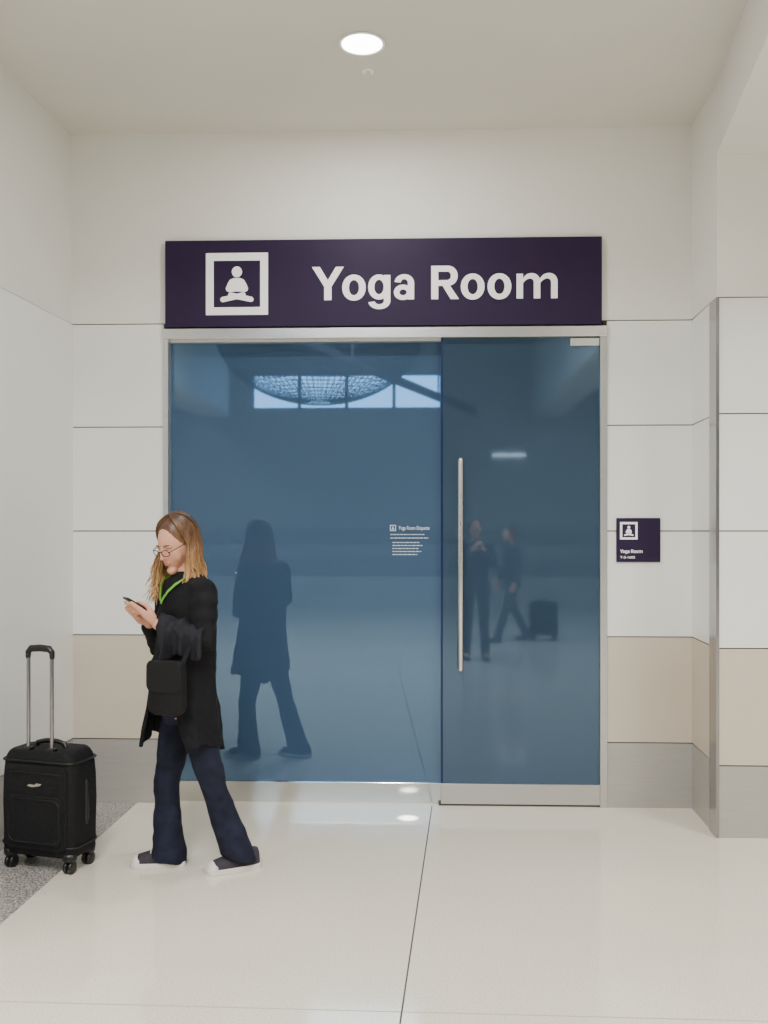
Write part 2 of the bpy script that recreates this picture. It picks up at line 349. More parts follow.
def lettering(x0, x1, zb, zc, y, th, m, parent):
    # bold sans letters drawn as flat cut plates: x 0..245, baseline 0, cap height 33
    off = parent.location; sx = (x1-x0)/245.0; sz = (zc-zb)/33.0
    st_ = {'b': NB(), 'lay': 0}
    def Q(pts):
        plate(st_['b'], [(x0+u*sx-off.x, zb+v*sz-off.z) for u, v in pts], y-off.y-st_['lay'], y+th-off.y)
    def P(pts): st_['lay'] += th*.06; Q(pts)
    def se(v, e): return math.copysign(abs(v)**e, v)
    def arc(cx, cy, ro, ri, a0, a1, n=28, e=.97):
        st_['lay'] += th*.06
        pt = lambda r, i: (cx+r[0]*se(math.cos(math.radians(a0+(a1-a0)*i/n)), e), cy+r[1]*se(math.sin(math.radians(a0+(a1-a0)*i/n)), e))
        oo = [pt(ro, i) for i in range(n+1)]; ii = [pt(ri, i) for i in range(n+1)]
        f_ = lambda p, yy: st_['b'].verts.new((x0+p[0]*sx-off.x, yy, zb+p[1]*sz-off.z))
        ya, yb = y-off.y-st_['lay'], y+th-off.y
        full = abs(a1-a0) >= 359.9; N = n if full else n+1
        A = [f_(p, ya) for p in oo[:N]]; B = [f_(p, ya) for p in ii[:N]]; C = [f_(p, yb) for p in oo[:N]]; E = [f_(p, yb) for p in ii[:N]]
        for i in range(n):
            j = (i+1) % N; F_ = st_['b'].faces.new
            F_([A[i],A[j],B[j],B[i]]); F_([C[j],C[i],E[i],E[j]]); F_([A[j],A[i],C[i],C[j]]); F_([B[i],B[j],E[j],E[i]])
        if not full:
            st_['b'].faces.new([A[0],B[0],E[0],C[0]]); st_['b'].faces.new([B[-1],A[-1],C[-1],E[-1]])
    def rect(x, yy, x2, y2): P([(x,yy),(x2,yy),(x2,y2),(x,y2)])
    def done(): mk('letter', st_['b'], m, parent); st_['b'] = NB(); st_['lay'] = 0
    def o(x): arc(x+11.8, 12.2, (11.8,12.9), (5.1,7.6), 0, 360, 40); done()
    def bez(p0, c1, c2, p1, n=8):
        return [tuple((1-t)**3*a+3*(1-t)**2*t*b_+3*(1-t)*t*t*c_+t**3*d_ for a, b_, c_, d_ in zip(p0, c1, c2, p1)) for t in [i/n for i in range(n+1)]]
    def shoulder(xs, xr0, xr1):     # arch of an m: springs from the stem at xs, lands on the stem xr0..xr1
        c = (xs+xr1)/2+.2; out = bez((xs-.8,18.6), (xs+1.4,22.8), (xs+4.2,25), (c,25))
        out += [(c+(xr1-c)*math.sin(math.radians(a)), 16.5+8.5*math.cos(math.radians(a))) for a in range(10, 91, 10)]
        ci = (xs+xr0)/2+1.8; inn = [(ci+(xr0-ci)*math.sin(math.radians(a)), 16+3.7*math.cos(math.radians(a))) for a in range(90, -1, -10)]
        inn += bez((ci,19.7), (ci-2.6,19.7), (xs+1.2,17.8), (xs-.8,13.6))[1:]
        P(out+inn)
    P([(0,33),(8,33),(16,19.8),(24,33),(32,33),(19.7,13.4),(19.7,0),(12.3,0),(12.3,13.4)]); done()
    o(30.4)
    g = 56.5
    arc(g+10.8, 12.6, (10.8,12.4), (4.7,7.2), 0, 360, 40); rect(g+15.7, -1, g+22.2, 24.4); arc(g+11.1, -1, (11.1,8.4), (4.6,3.6), 190, 360); done()
    a = 82
    rect(a+14.2, 0, a+20.4, 16.5); arc(a+10.6, 16.2, (9.8,8.8), (3.6,4.0), 0, 172); arc(a+9.4, 7.1, (9.2,7.6), (3.6,2.9), 0, 360, 36); done()
    r = 119.5
    rect(r, 0, r+7, 33); rect(r+6.5, 27.2, r+16.6, 33); rect(r+6.5, 13.2, r+16.6, 18.8); arc(r+16.4, 23.1, (10,9.9), (3.2,4.1), -90, 90); P([(r+10.2,15),(r+17.6,15),(r+27.6,0),(r+19.4,0)]); done()
    o(149); o(175.6)
    m_ = 204.4
    rect(m_, 0, m_+6.4, 24.4); rect(m_+17.1, 0, m_+23.5, 16.6); rect(m_+34.2, 0, m_+40.6, 16.6)
    shoulder(m_+6.4, m_+17.1, m_+23.5); shoulder(m_+23.5, m_+34.2, m_+40.6); done()
def emblem(parent, x0, x1, z0, z1, y, th, m):
    off = parent.location; cx, cz = (x0+x1)/2-off.x, (z0+z1)/2-off.z; h = (x1-x0)/2; hv = (z1-z0)/2; y -= off.y
    b = NB(); w = .75
    def P(pts, dy=0): plate(b, [(cx+u*h, cz+v*hv) for u, v in pts], y-dy, y+th)
    P([(-1,w),(1,w),(1,1),(-1,1)]); P([(-1,-1),(1,-1),(1,-w),(-1,-w)]); P([(-1,-w),(-w,-w),(-w,w),(-1,w)]); P([(w,-w),(1,-w),(1,w),(w,w)])
    mk('emblem_frame', b, m, parent)
    b = NB()
    P([(.165*math.cos(2*math.pi*i/24), .39+.175*math.sin(2*math.pi*i/24)) for i in range(24)])
    P([(-.10,.19),(.10,.19),(.22,.14),(.29,.03),(.36,-.14),(.34,-.22),(.24,-.27),(.10,-.245),(-.10,-.245),(-.24,-.27),(-.34,-.22),(-.36,-.14),(-.29,.03),(-.22,.14)])
    def cap(p, q, r, dy):
        d = Vector((q[0]-p[0], q[1]-p[1])).normalized(); a0 = math.degrees(math.atan2(d.y, d.x)); pts = []
        for i in range(9): a = math.radians(a0-90+180*i/8); pts.append((q[0]+r*math.cos(a), q[1]+r*math.sin(a)))
        for i in range(9): a = math.radians(a0+90+180*i/8); pts.append((p[0]+r*math.cos(a), p[1]+r*math.sin(a)))
        P(pts, dy)
    cap((-.45,-.50), (.20,-.36), .085, th*.1); cap((.45,-.50), (-.20,-.36), .085, th*.2)
    mk('emblem_figure', b, m, parent)
sy = D-.03
sg = tag(empty('overhead_sign', (X(384,sy), D, 2.78)), 'long dark purple sign with white lettering mounted above the glass doors', 'sign')
b = NB(); box(b, Vector((X(165,sy), sy, Zy(384,325.5,sy)))-sg.location, Vector((X(602,sy), D, Zy(384,238.5,sy)))-sg.location); mk('board', b, M['purple'], sg, bevel=.002)
lettering(X(312,sy), X(557.5,sy), Zy(434,299.3,sy), Zy(434,266,sy), sy-.003, .0032, M['white'], sg)
emblem(sg, X(206,sy), X(268,sy), Zy(237,315,sy), Zy(237,253,sy), sy-.003, .0032, M['white'])
py_ = D-.012
ps = tag(empty('wall_plaque', (X(638,py_), D, Zy(638,562,py_))), 'small square purple plaque with white emblem on wall right of the doors', 'sign')
b = NB(); box(b, Vector((X(616.5,py_), py_, Zy(638,562,py_)))-ps.location, Vector((X(660.5,py_), D, Zy(638,518,py_)))-ps.location); mk('board', b, M['purple'], ps, bevel=.001)
emblem(ps, X(620,py_), X(637.5,py_), Zy(638,539.5,py_), Zy(638,522,py_), py_-.002, .0022, M['white'])
lettering(X(620,py_), X(642.5,py_), Zy(638,553,py_), Zy(638,549.6,py_), py_-.002, .0022, M['white'], ps)
text('room_number', 'T-2-1602', X(620,py_), X(635,py_), Zy(638,558.5,py_), Zy(638,556,py_), py_-.002, .0022, M['white'], ps, .02)
ny = YA-.0015
nt_ = tag(empty('vinyl_notice', (X(410,ny), ny, Zy(410,540,ny))), 'pale vinyl etiquette notice stuck on the left glass pane near the handle', 'notice')
emblem(nt_, X(390,ny), X(396,ny), Zy(393,531,ny), Zy(393,525,ny), ny, .001, M['notice'])
text('heading', 'Yoga Room Etiquette', X(398.5,ny), X(429.5,ny), Zy(410,531,ny), Zy(410,526,ny), ny, .001, M['notice'], nt_, .01)
rr = random.Random(3)
for i, (xe, yy) in enumerate([(424,534.5),(428,538),(419,542.5),(423,545.5),(418,548.5),(421,551.5),(417,554.5)]):
    b = NB(); x = 390.5 if i < 2 else 392.5
    while x < xe:
        w = min(rr.uniform(1.5,4), xe-x+.3); box(b, Vector((X(x,ny), ny, Zy(410,yy+.45,ny)))-nt_.location, Vector((X(x+w,ny), ny+.001, Zy(410,yy-.45,ny)))-nt_.location); x += w+.7
    mk('text_line', b, M['notice'], nt_)

# ---------------------------------------------------------------- ceiling fittings
lp = on_z(362, 43, HC)
dl = tag(empty('downlight', lp), 'round recessed white downlight glowing in the ceiling', 'ceiling light')
b = NB(); n = 48
prof = [(.098,0),(.108,-.002),(.112,-.006),(.108,-.009),(.098,-.008),(.094,0)]
rings = [[Vector((r*math.cos(2*math.pi*i/n), r*math.sin(2*math.pi*i/n), z)) for r, z in prof] for i in range(n)]
vs = [[b.verts.new(p) for p in r] for r in rings]
for i in range(n):
    for j_ in range(len(prof)): b.faces.new([vs[i][j_], vs[(i+1)%n][j_], vs[(i+1)%n][(j_+1)%len(prof)], vs[i][(j_+1)%len(prof)]])
mk('trim_ring', b, M['white'], dl, True)
b = NB(); disc(b, (0,0), .097, -.006, -.001); mk('lens', b, emit('lamp_lens', (1,.99,.97,1), 14), dl)
sp_ = on_z(368, 71, HC)
sk = tag(empty('sprinkler', sp_), 'tiny pale fire sprinkler cap on the ceiling behind the downlight', 'sprinkler')
b = NB(); disc(b, (0,0), .03, -.006, 0); mk('cover_plate', b, M['white'], sk)
b = NB(); disc(b, (0,0), .012, -.016, -.006, 16); mk('head', b, M['steel'], sk)

# ---------------------------------------------------------------- suitcase
def make_case():
    root = empty('suitcase')
    W, Dp, z0, z1 = .40, .215, .075, .562
    def rr_ring(w, d, z, r=.045, n=6):
        pts = []
        for cx, cy, a0 in ((w/2-r, d/2-r, 0), (-w/2+r, d/2-r, 90), (-w/2+r, -d/2+r, 180), (w/2-r, -d/2+r, 270)):
            for i in range(n+1):
                a = math.radians(a0+90*i/n); pts.append(Vector((cx+r*math.cos(a), cy+r*math.sin(a), z)))
        return pts
    b = NB()
    prof = [(.93,z0),(.98,z0+.012),(1,z0+.04),(1.0,.2),(1.015,.32),(1.0,.44),(.975,z1-.06),(.94,z1-.03),(.88,z1-.01),(.80,z1)]
    loft(b, [rr_ring(W*s, Dp*(s if s > .9 else .9), z) for s, z in prof]); mk('body', b, M['case'], root, True)
    def rpoly(w, za, zb, r):
        pts = []
        for cx, cz, a0 in ((w/2-r, zb-r, 0), (-w/2+r, zb-r, 90), (-w/2+r, za+r, 180), (w/2-r, za+r, 270)):
            for i in range(6): a = math.radians(a0+90*i/5); pts.append((cx+r*math.cos(a), cz+r*math.sin(a)))
        return pts
    def pocket(w, za, zb, th, name):
        b = NB(); plate(b, rpoly(w, za, zb, .04), -Dp/2-th, -Dp/2+.02); return mk(name, b, M['case'], root, bevel=.006)
    pocket(.34, .105, .50, .009, 'front_panel')
    pocket(.30, .13, .36, .018, 'front_pocket')
    b = NB(); tube(b, [Vector((x, -Dp/2-.0185, z)) for x, z in rpoly(.275, .145, .345, .035)], .0028, 6, closed=True); mk('zipper', b, M['plastic'], root, True)
    b = NB(); tube(b, [Vector((x*.14, -Dp/2-.0095, .462+.004*(1-x*x))) for x in (-1,-.5,0,.5,1)], .0035, 6); mk('zipper', b, M['plastic'], root, True)
    for zz in (.125, .515):
        b = NB(); tube(b, [p*1.0 for p in rr_ring(W*(1.012 if zz < .3 else .995), Dp*1.008, zz)], .005, 6, closed=True); mk('piping', b, M['plastic'], root, True)
    b = NB(); plate(b, [(-.04,.405),(-.028,.413),(.0,.411),(.012,.419),(.04,.417),(.03,.407),(.008,.403),(-.012,.399)], -Dp/2-.0115, -Dp/2-.008); mk('badge', b, M['chrome'], root)
    ph = empty('telescopic_handle'); ph.parent = root
    for s in (-1, 1):
        b = NB(); tube(b, [Vector((s*.064,-.075,.5)), Vector((s*.064,-.075,1.02))], .009, 12); mk('pole', b, M['alu'], ph, True)
        b = NB(); box(b, (s*.064-.02,-.095,.545), (s*.064+.02,-.055,.575)); mk('socket', b, M['plastic'], ph, bevel=.005)
    b = NB(); tube(b, [Vector((x, -.075, z)) for x, z in ((-.066,1.0),(-.065,1.022),(-.05,1.038),(0,1.042),(.05,1.038),(.065,1.022),(.066,1.0))], [.012,.014,.0165,.017,.0165,.014,.012], 12); mk('grip', b, M['plastic'], ph, True)
    b = NB(); tube(b, [Vector((x, .01, z)) for x, z in ((-.085,.55),(-.075,.58),(-.03,.59),(.03,.59),(.075,.58),(.085,.55))], .0115, 10); mk('carry_handle', b, M['plastic'], root, True)
    b = NB(); tube(b, [Vector((W/2-.002, y, z)) for y, z in ((0,.22),(0,.235),(0,.31),(0,.40),(0,.415))], [.009,.014,.014,.014,.009], 10); mk('side_handle', b, M['plastic'], root, True)
    for sx in (-1, 1):
        for syy in (-1, 1):
            x, y = sx*(W/2-.04), syy*(Dp/2-.035)
            b = NB(); loft(b, [ring(Vector((x,y,z)), Vector((r,0,0)), Vector((0,r,0)), 16) for z, r in ((.05,.016),(.062,.032),(.095,.036))]); hs = mk('wheel_housing', b, M['plastic'], root, True)
            for o_ in (-.012, .012):
                b = NB()
                loft(b, [ring(Vector((x+o_+e, y, .029)), Vector((0,r,0)), Vector((0,0,r)), 24) for e, r in ((-.009,.024),(-.007,.029),(.007,.029),(.009,.024))]); mk('wheel', b, M['plastic'], hs, True)
    return root
case = make_case()
al = math.radians(17)
def cam2w(r, t, z=0): return RV*r + FV*t + Vector((0,0,z))
wv = Vector((math.cos(al), -math.sin(al))); nv = Vector((-math.sin(al), -math.cos(al)))
corner = Vector((-1.43, 4.41)); cc = corner - wv*.20 - nv*.1075
case.location = cam2w(cc.x, cc.y); case.rotation_euler = (0, 0, TH-al)
tag(case, 'black upright cabin suitcase with raised handle standing beside the woman', 'suitcase')

# ---------------------------------------------------------------- woman
T0 = 4.52; gx = (192-384)/FPX*T0
def L(px, py, dy=0.0):
    t = T0+dy; return Vector(((px-384)/FPX*t-gx, dy, EYE-(py-HZ)/FPX*t))
wm = tag(empty('person', cam2w(gx, T0), TH), 'woman in long black coat and flared jeans looking down at her phone', 'person')
F = Vector((-.82,-.57,0)).normalized(); SL = Vector((.57,-.82,0)).normalized(); UP = Vector((0,0,1))
shL, elL = L(203,591,-.125), L(205,641,-.19); shR, elR = L(169,591,.115), L(161,648,.12)
pc = L(135.5,604,-.165); pt_ = math.radians(32); pf = (F*math.cos(pt_)+UP*math.sin(pt_)).normalized(); pn = (-SL).cross(pf).normalized()
def PH(f, l, n): return pc + pf*f + SL*l + pn*n
wrL, wrR = PH(-.12,.05,-.035), PH(-.12,-.05,-.035)
hipR, knR, anR = L(180,705,.06), L(167,785,.06), L(170,850,.05)
hipL, knL, anL = L(194,705,-.05), L(213,785,-.06), L(242,851,-.005)
dR = Vector((-1,-.06,0)).normalized(); dL = Vector((-.91,-.41,0)).normalized()
# head frame
hf0 = Vector((-.60,-.80,0)).normalized(); pit = math.radians(25)
hf = (hf0*math.cos(pit) - UP*math.sin(pit)).normalized(); hr = hf.cross(UP).normalized(); hu = hr.cross(hf).normalized()
HCN = L(177,543,-.02)
HM = Matrix.Translation(HCN) @ Matrix(((hr.x,hf.x,hu.x,0),(hr.y,hf.y,hu.y,0),(hr.z,hf.z,hu.z,0),(0,0,0,1)))
def add_head(bm, Mx):
    n, m_ = 36, 26; rows = []
    for j in range(1, m_):
        ph = math.pi*j/m_; row = []
        for i in range(n):
            a = 2*math.pi*i/n; d = Vector((math.sin(ph)*math.sin(a), math.sin(ph)*math.cos(a), math.cos(ph)))
            p = Vector((.073*d.x, .094*d.y, .113*d.z))
            if d.z < 0:
                s = -d.z; p.x *= 1-.12*s; p.z *= 1.05
                if d.y > 0: p.y += .034*s*(d.y*.6+.4)
                else: p.y *= 1-.45*s
            row.append(Mx @ p)
        rows.append(row)
    loft(bm, rows)
    E = lambda c, r: ell(bm, Vector(c), r, Mx, 16)
    E((0,.080,-.103), (.026,.024,.021))
    tube(bm, [Mx@Vector(p) for p in ((0,.088,.014),(0,.101,-.008),(0,.111,-.027))], [.0075,.009,.0105], 12)
    for s in (-1, 1):
        E((s*.0105,.1,-.031), (.0075,.009,.0065)); E((s*.033,.055,-.032), (.033,.028,.040)); E((s*.032,.082,.019), (.024,.011,.007))
        E((s*.074,-.008,-.006), (.008,.018,.031)); E((s*.031,.076,.003), (.0155,.0125,.008))
    E((0,.0965,-.057), (.020,.008,.0048)); E((0,.0965,-.067), (.017,.009,.0055))
b = NB(); add_head(b, HM)
nb = L(186,580,0)
tube(b, [nb-UP*.03, nb+UP*.02, HM@Vector((0,-.025,-.06))], [.062,.05,.05], 20)
def TR(py, cx, a, d_, n=32, dy=0): return ring(L(cx,py,dy), F*d_, SL*a, n)
loft(b, [TR(578,187,.06,.055), TR(584,187,.14,.075), TR(600,187,.155,.095), TR(630,188,.145,.1), TR(660,188,.125,.09), TR(690,188,.15,.11), TR(715,189,.145,.105)])
for sh, el_, wr_ in ((shL,elL,wrL),(shR,elR,wrR)): tube(b, [sh, sh.lerp(el_,.5), el_, el_.lerp(wr_,.4), wr_], [.048,.043,.036,.036,.025], 14)
for hp, kn, an, d_ in ((hipR,knR,anR,dR),(hipL,knL,anL,dL)):
    tube(b, [hp, hp.lerp(kn,.5), kn, kn.lerp(an,.4), an], [.068,.056,.040,.039,.029], 16)
    tube(b, [an-UP*.035, an+d_*.08-UP*(an.z-.036)], [.026,.016], 12)
def grip(s, fo, no):
    wr_ = wrL if s > 0 else wrR
    roots = [(.022,.046,-.012),(.004,.048,-.016),(-.016,.048,-.02),(-.035,.046,-.024)]
    ln = [1.0,1.08,1.0,.8]
    for (f_, l_, n_), q_ in zip(roots, ln):
        m0 = PH(f_+fo, s*l_, n_+no); base = PH(-.085, s*(.05), n_*.6-.02+no)
        tube(b, [wr_, base.lerp(m0,.3), m0], [.017,.016,.0095], 10)
        tube(b, [m0, PH(f_+fo+.003, s*(l_-.028*q_), n_+no-.010), PH(f_+fo+.004, s*(l_-.05*q_), n_+no-.008), PH(f_+fo+.004, s*(l_-.068*q_), n_+no-.002)], [.009,.0085,.0078,.0068], 10)
    tube(b, [PH(-.09,s*.045,-.015), PH(-.06,s*.043,.004), PH(-.035,s*.034,.015), PH(-.010,s*.018,.014)], [.015,.0125,.010,.008], 10)
grip(1, .012, 0.0); grip(-1, -.012, -.018)
body = remesh('body', b, M['skin'], .0034, 2, wm)
inv = HM.inverted()
vg = body.vertex_groups.new(name='face')
for v in body.data.vertices:
    q = inv @ v.co
    if q.length < .17 and q.y > -.02 and q.z > -.14:
        w_ = 1.0
        if abs(q.x) < .02 and q.y > .092 and q.z > -.045: w_ = .25
        if abs(q.x) < .03 and q.y > .088 and -.08 < q.z < -.045: w_ = .25
        vg.add([v.index], w_, 'REPLACE')
sm = body.modifiers.new('s', 'SMOOTH'); sm.factor = .5; sm.iterations = 14; sm.vertex_group = 'face'
bake(body)
for p in body.data.polygons: p.use_smooth = True
body.data.materials.append(M['lips'])
for p in body.data.polygons:
    if (p.center-HCN).length < .16:
        q = inv @ p.center
        if q.y > .085 and (q.x/.019)**2+((q.z+.062)/.0095)**2 < 1: p.material_index = 1
for s in (-1, 1):
    b = NB(); ell(b, Vector((s*.031,.0805,-.004)), (.0115,.0085,.0055), HM, 16); ey = mk('eye', b, M['eye'], wm, True)
    b = NB(); ell(b, Vector((s*.031,.087,-.006)), (.0045,.0028,.0042), HM, 12); mk('iris', b, M['iris'], ey, True)
    b = NB(); tube(b, [HM@Vector((s*x,y,z)) for x, y, z in ((.014,.0925,.024),(.03,.0905,.029),(.048,.080,.026))], [.0022,.003,.0018], 6); mk('eyebrow', b, M['brown'], wm, True)
# glasses
b = NB()
for s in (-1, 1):
    tube(b, [HM@Vector((s*.032+.0225*math.cos(t), .106-.004*(s*math.cos(t)), -.003+.0155*math.sin(t))) for t in [2*math.pi*i/24 for i in range(24)]], .0021, 6, closed=True)
    tube(b, [HM@Vector((s*x,y,z)) for x, y, z in ((.0545,.102,.003),(.072,.085,.006),(.079,.02,.006),(.079,-.02,-.004))], .0021, 6)
tube(b, [HM@Vector((x,.108,.003)) for x in (-.0095,0,.0095)], .0021, 6)
mk('glasses', b, M['frame'], wm, True)
# hair
b = NB(); ell(b, Vector((0,-.018,.022)), (.080,.094,.107), HM, 32)
ell(b, Vector((0,-.045,-.05)), (.072,.062,.095), HM, 24)
rr = random.Random(11)
for i in range(340):
    s = -1 if i % 2 else 1
    lo = 72 if s < 0 else 64
    al_ = rr.uniform(lo, 178) if i > 110 else rr.uniform(lo, lo+25); a = math.radians(al_)
    jr = rr.uniform(-.002, .011); pts = []; rad = []
    for j in range(9):
        th = math.radians(4+96*j/8); f_ = j/8
        aj = math.radians(al_ + (1-f_)*(-18 if al_ < 120 else 0))
        p = Vector((s*(.085+jr)*math.sin(th)*math.sin(aj), -.018+(.099+jr)*math.sin(th)*math.cos(aj)*.95 + .02*(1-f_)*math.cos(a), .020+(.109+jr)*math.cos(th)))
        pts.append(HM@p); rad.append(.0036+.0018*f_)
    last = pts[-1]; out = (last-HCN); out.z = 0; out.normalize()
    zend = L(176, rr.uniform(580,605), 0).z; ph0 = rr.uniform(0,6.28); amp = rr.uniform(.005,.021)
    fwd = rr.uniform(.0,.055) if al_ < 115 else 0
    for j in range(1, 12):
        f_ = j/11; p = last.copy(); p.z = last.z+(zend-last.z)*f_
        p += out*(.010*math.sin(f_*3)+ .030*f_*f_) + Vector((math.cos(ph0),math.sin(ph0),0))*amp*math.sin(f_*10+ph0)*f_**.5 
        p += F*fwd*f_
        pts.append(p); rad.append(.0056-.0042*f_)
    tube(b, pts, rad, 6)
mk('hair', b, M['hair'], wm, True)
# jeans
def crease(co, amp, sc):
    n1 = noise.noise(Vector((co.x*sc, co.y*sc, co.z*sc*.6))); n2 = noise.noise(Vector((co.x*sc*.7+5, co.y*sc*.7, co.z*sc*1.9)))
    return Vector((n1+.7*n2, .6*n1-.5*n2, 0))*amp
b = NB()
loft(b, [TR(668,187,.15,.115), TR(690,187,.155,.12), TR(708,187,.145,.115), TR(722,188,.12,.10)])
def leg(hp, kn, hem, d_):
    dn = Vector((-d_.y, d_.x, 0))
    def R_(c, a, bb, tl=0): return ring(c, d_*a+UP*tl, dn*bb, 24)
    ks = []
    def add(c, a, bb, tl=0): ks.append((c, a, bb, tl))
    add(hp+UP*.03,.080,.076); add(hp.lerp(kn,.3),.082,.076); add(hp.lerp(kn,.7),.070,.066); add(kn,.061,.058); add(kn.lerp(hem,.3),.063,.058); add(kn.lerp(hem,.6),.071,.063); add(kn.lerp(hem,.85),.081,.07,.008); add(hem,.088,.074,.022)
    rings = []
    for (c0,a0,b0,t0),(c1,a1,b1,t1) in zip(ks[:-1],ks[1:]):
        for f_ in (0,.25,.5,.75): rings.append(R_(c0.lerp(c1,f_), a0+(a1-a0)*f_, b0+(b1-b0)*f_, t0+(t1-t0)*f_))
    rings.append(R_(*ks[-1])); loft(b, rings)
hemR = L(168,859,.05); hemL = L(240,858,-.005)
leg(hipR, knR, hemR, dR); leg(hipL, knL, hemL, dL)
for v in b.verts: v.co += crease(v.co, .010, 14)
remesh('jeans', b, M['denim'], .006, 2, wm)
# coat
b = NB()
def densify(ks, n=4):
    out = []
    for A, B in zip(ks[:-1], ks[1:]):
        for i in range(n): f_ = i/n; out.append([p.lerp(q_, f_) for p, q_ in zip(A, B)])
    return out+[ks[-1]]
loft(b, densify([TR(571,187,.062,.058), TR(576,187,.105,.072), TR(582,187,.165,.09), TR(592,187,.184,.108), TR(610,187,.186,.122), TR(635,186,.184,.13), TR(660,185,.182,.136), TR(676,184,.186,.142)]))
tube(b, [L(187,572,0)+F*(.06*math.cos(t))+SL*(.066*math.sin(t))+UP*(-.022*math.cos(t)) for t in [2*math.pi*i/24 for i in range(24)]], .013, 8, closed=True)
def sleeve(ks, rs):
    pts = []; rad = []
    for (p0,r0),(p1,r1) in zip(list(zip(ks,rs))[:-1], list(zip(ks,rs))[1:]):
        for i in range(6): f_ = i/6; pts.append(p0.lerp(p1,f_)); rad.append((r0+(r1-r0)*f_)*(1+.045*math.sin(len(pts)*1.9)))
    tube(b, pts+[ks[-1]], rad+[rs[-1]], 18)
sleeve([shL, shL.lerp(elL,.5), elL, elL.lerp(wrL,.45), elL.lerp(wrL,.86)], [.058,.060,.055,.05,.041])
sleeve([shR, shR.lerp(elR,.5), elR, elR.lerp(wrR,.45), elR.lerp(wrR,.84)], [.058,.059,.055,.049,.041])
# open skirt of the coat
hs = [(655,185,.182,.135),(676,184,.188,.145),(692,183,.196,.155),(708,182.5,.204,.165),(728,182,.213,.176),(746,181.5,.218,.185)]
na = 90; outer = []; inner = []; nh = len(hs)-1
for k_, (py, cx, a_, d_) in enumerate(hs):
    ro = []; ri = []
    lo_ = 24+k_*9.5; hi_ = -16-k_*2
    for i in range(na+1):
        t = math.radians(lo_+(360+hi_-lo_)*i/na)
        fold = (.013*math.sin(t*9+.6)+.007*math.sin(t*17+2))*k_/nh
        e = F*math.cos(t)*(d_+fold)+SL*math.sin(t)*(a_+fold)
        c = L(cx, py+(7*math.sin(t*2+1)+3*math.sin(t*7) if k_ == nh else 0), 0)
        ro.append(b.verts.new(c+e)); ri.append(b.verts.new(c+e*(1-.016/e.length)))
    outer.append(ro); inner.append(ri)
for k_ in range(nh):
    for i in range(na):
        b.faces.new([outer[k_][i],outer[k_][i+1],outer[k_+1][i+1],outer[k_+1][i]]); b.faces.new([inner[k_][i+1],inner[k_][i],inner[k_+1][i],inner[k_+1][i+1]])
    for i in (0, na): b.faces.new([outer[k_][i],inner[k_][i],inner[k_+1][i],outer[k_+1][i]])
for i in range(na):
    for k_ in (0, nh): b.faces.new([outer[k_][i],outer[k_][i+1],inner[k_][i+1],inner[k_][i]])
bmesh.ops.recalc_face_normals(b, faces=b.faces)
for v in b.verts: v.co += crease(v.co, .013, 12)
remesh('coat', b, M['black'], .006, 2, wm)
# lanyard
def ribbon(bm, pts, w, th, ref):
    pts = [Vector(p) for p in pts]; rings = []
    for i, p in enumerate(pts):
        t = (pts[min(i+1,len(pts)-1)]-pts[max(i-1,0)]).normalized(); s = t.cross(ref).normalized(); n = s.cross(t)
        rings.append([p+s*w+n*th, p-s*w+n*th, p-s*w-n*th, p+s*w-n*th])
    loft(bm, rings)
b = NB()
def chest(py, s, extra=.014):
    tbl = [(571,.062,.058),(576,.105,.072),(582,.165,.09),(592,.184,.108),(610,.186,.122),(635,.182,.125)]
    for (p0,a0,d0),(p1,a1,d1) in zip(tbl[:-1],tbl[1:]):
        if p0 <= py <= p1:
            f_ = (py-p0)/(p1-p0); a_ = a0+(a1-a0)*f_; d_ = d0+(d1-d0)*f_; break
    t = math.radians(s); return L(187,py,0)+F*math.cos(t)*(d_+extra)+SL*math.sin(t)*(a_+extra)
for s in (1, -1): ribbon(b, [chest(572,s*75,.010), chest(577,s*52,.013), chest(583,s*28,.014), chest(590,s*14,.013), chest(597,s*5,.013), chest(602,s*.5,.013)], .0062, .0015, F)
mk('lanyard', b, M['green'], wm)
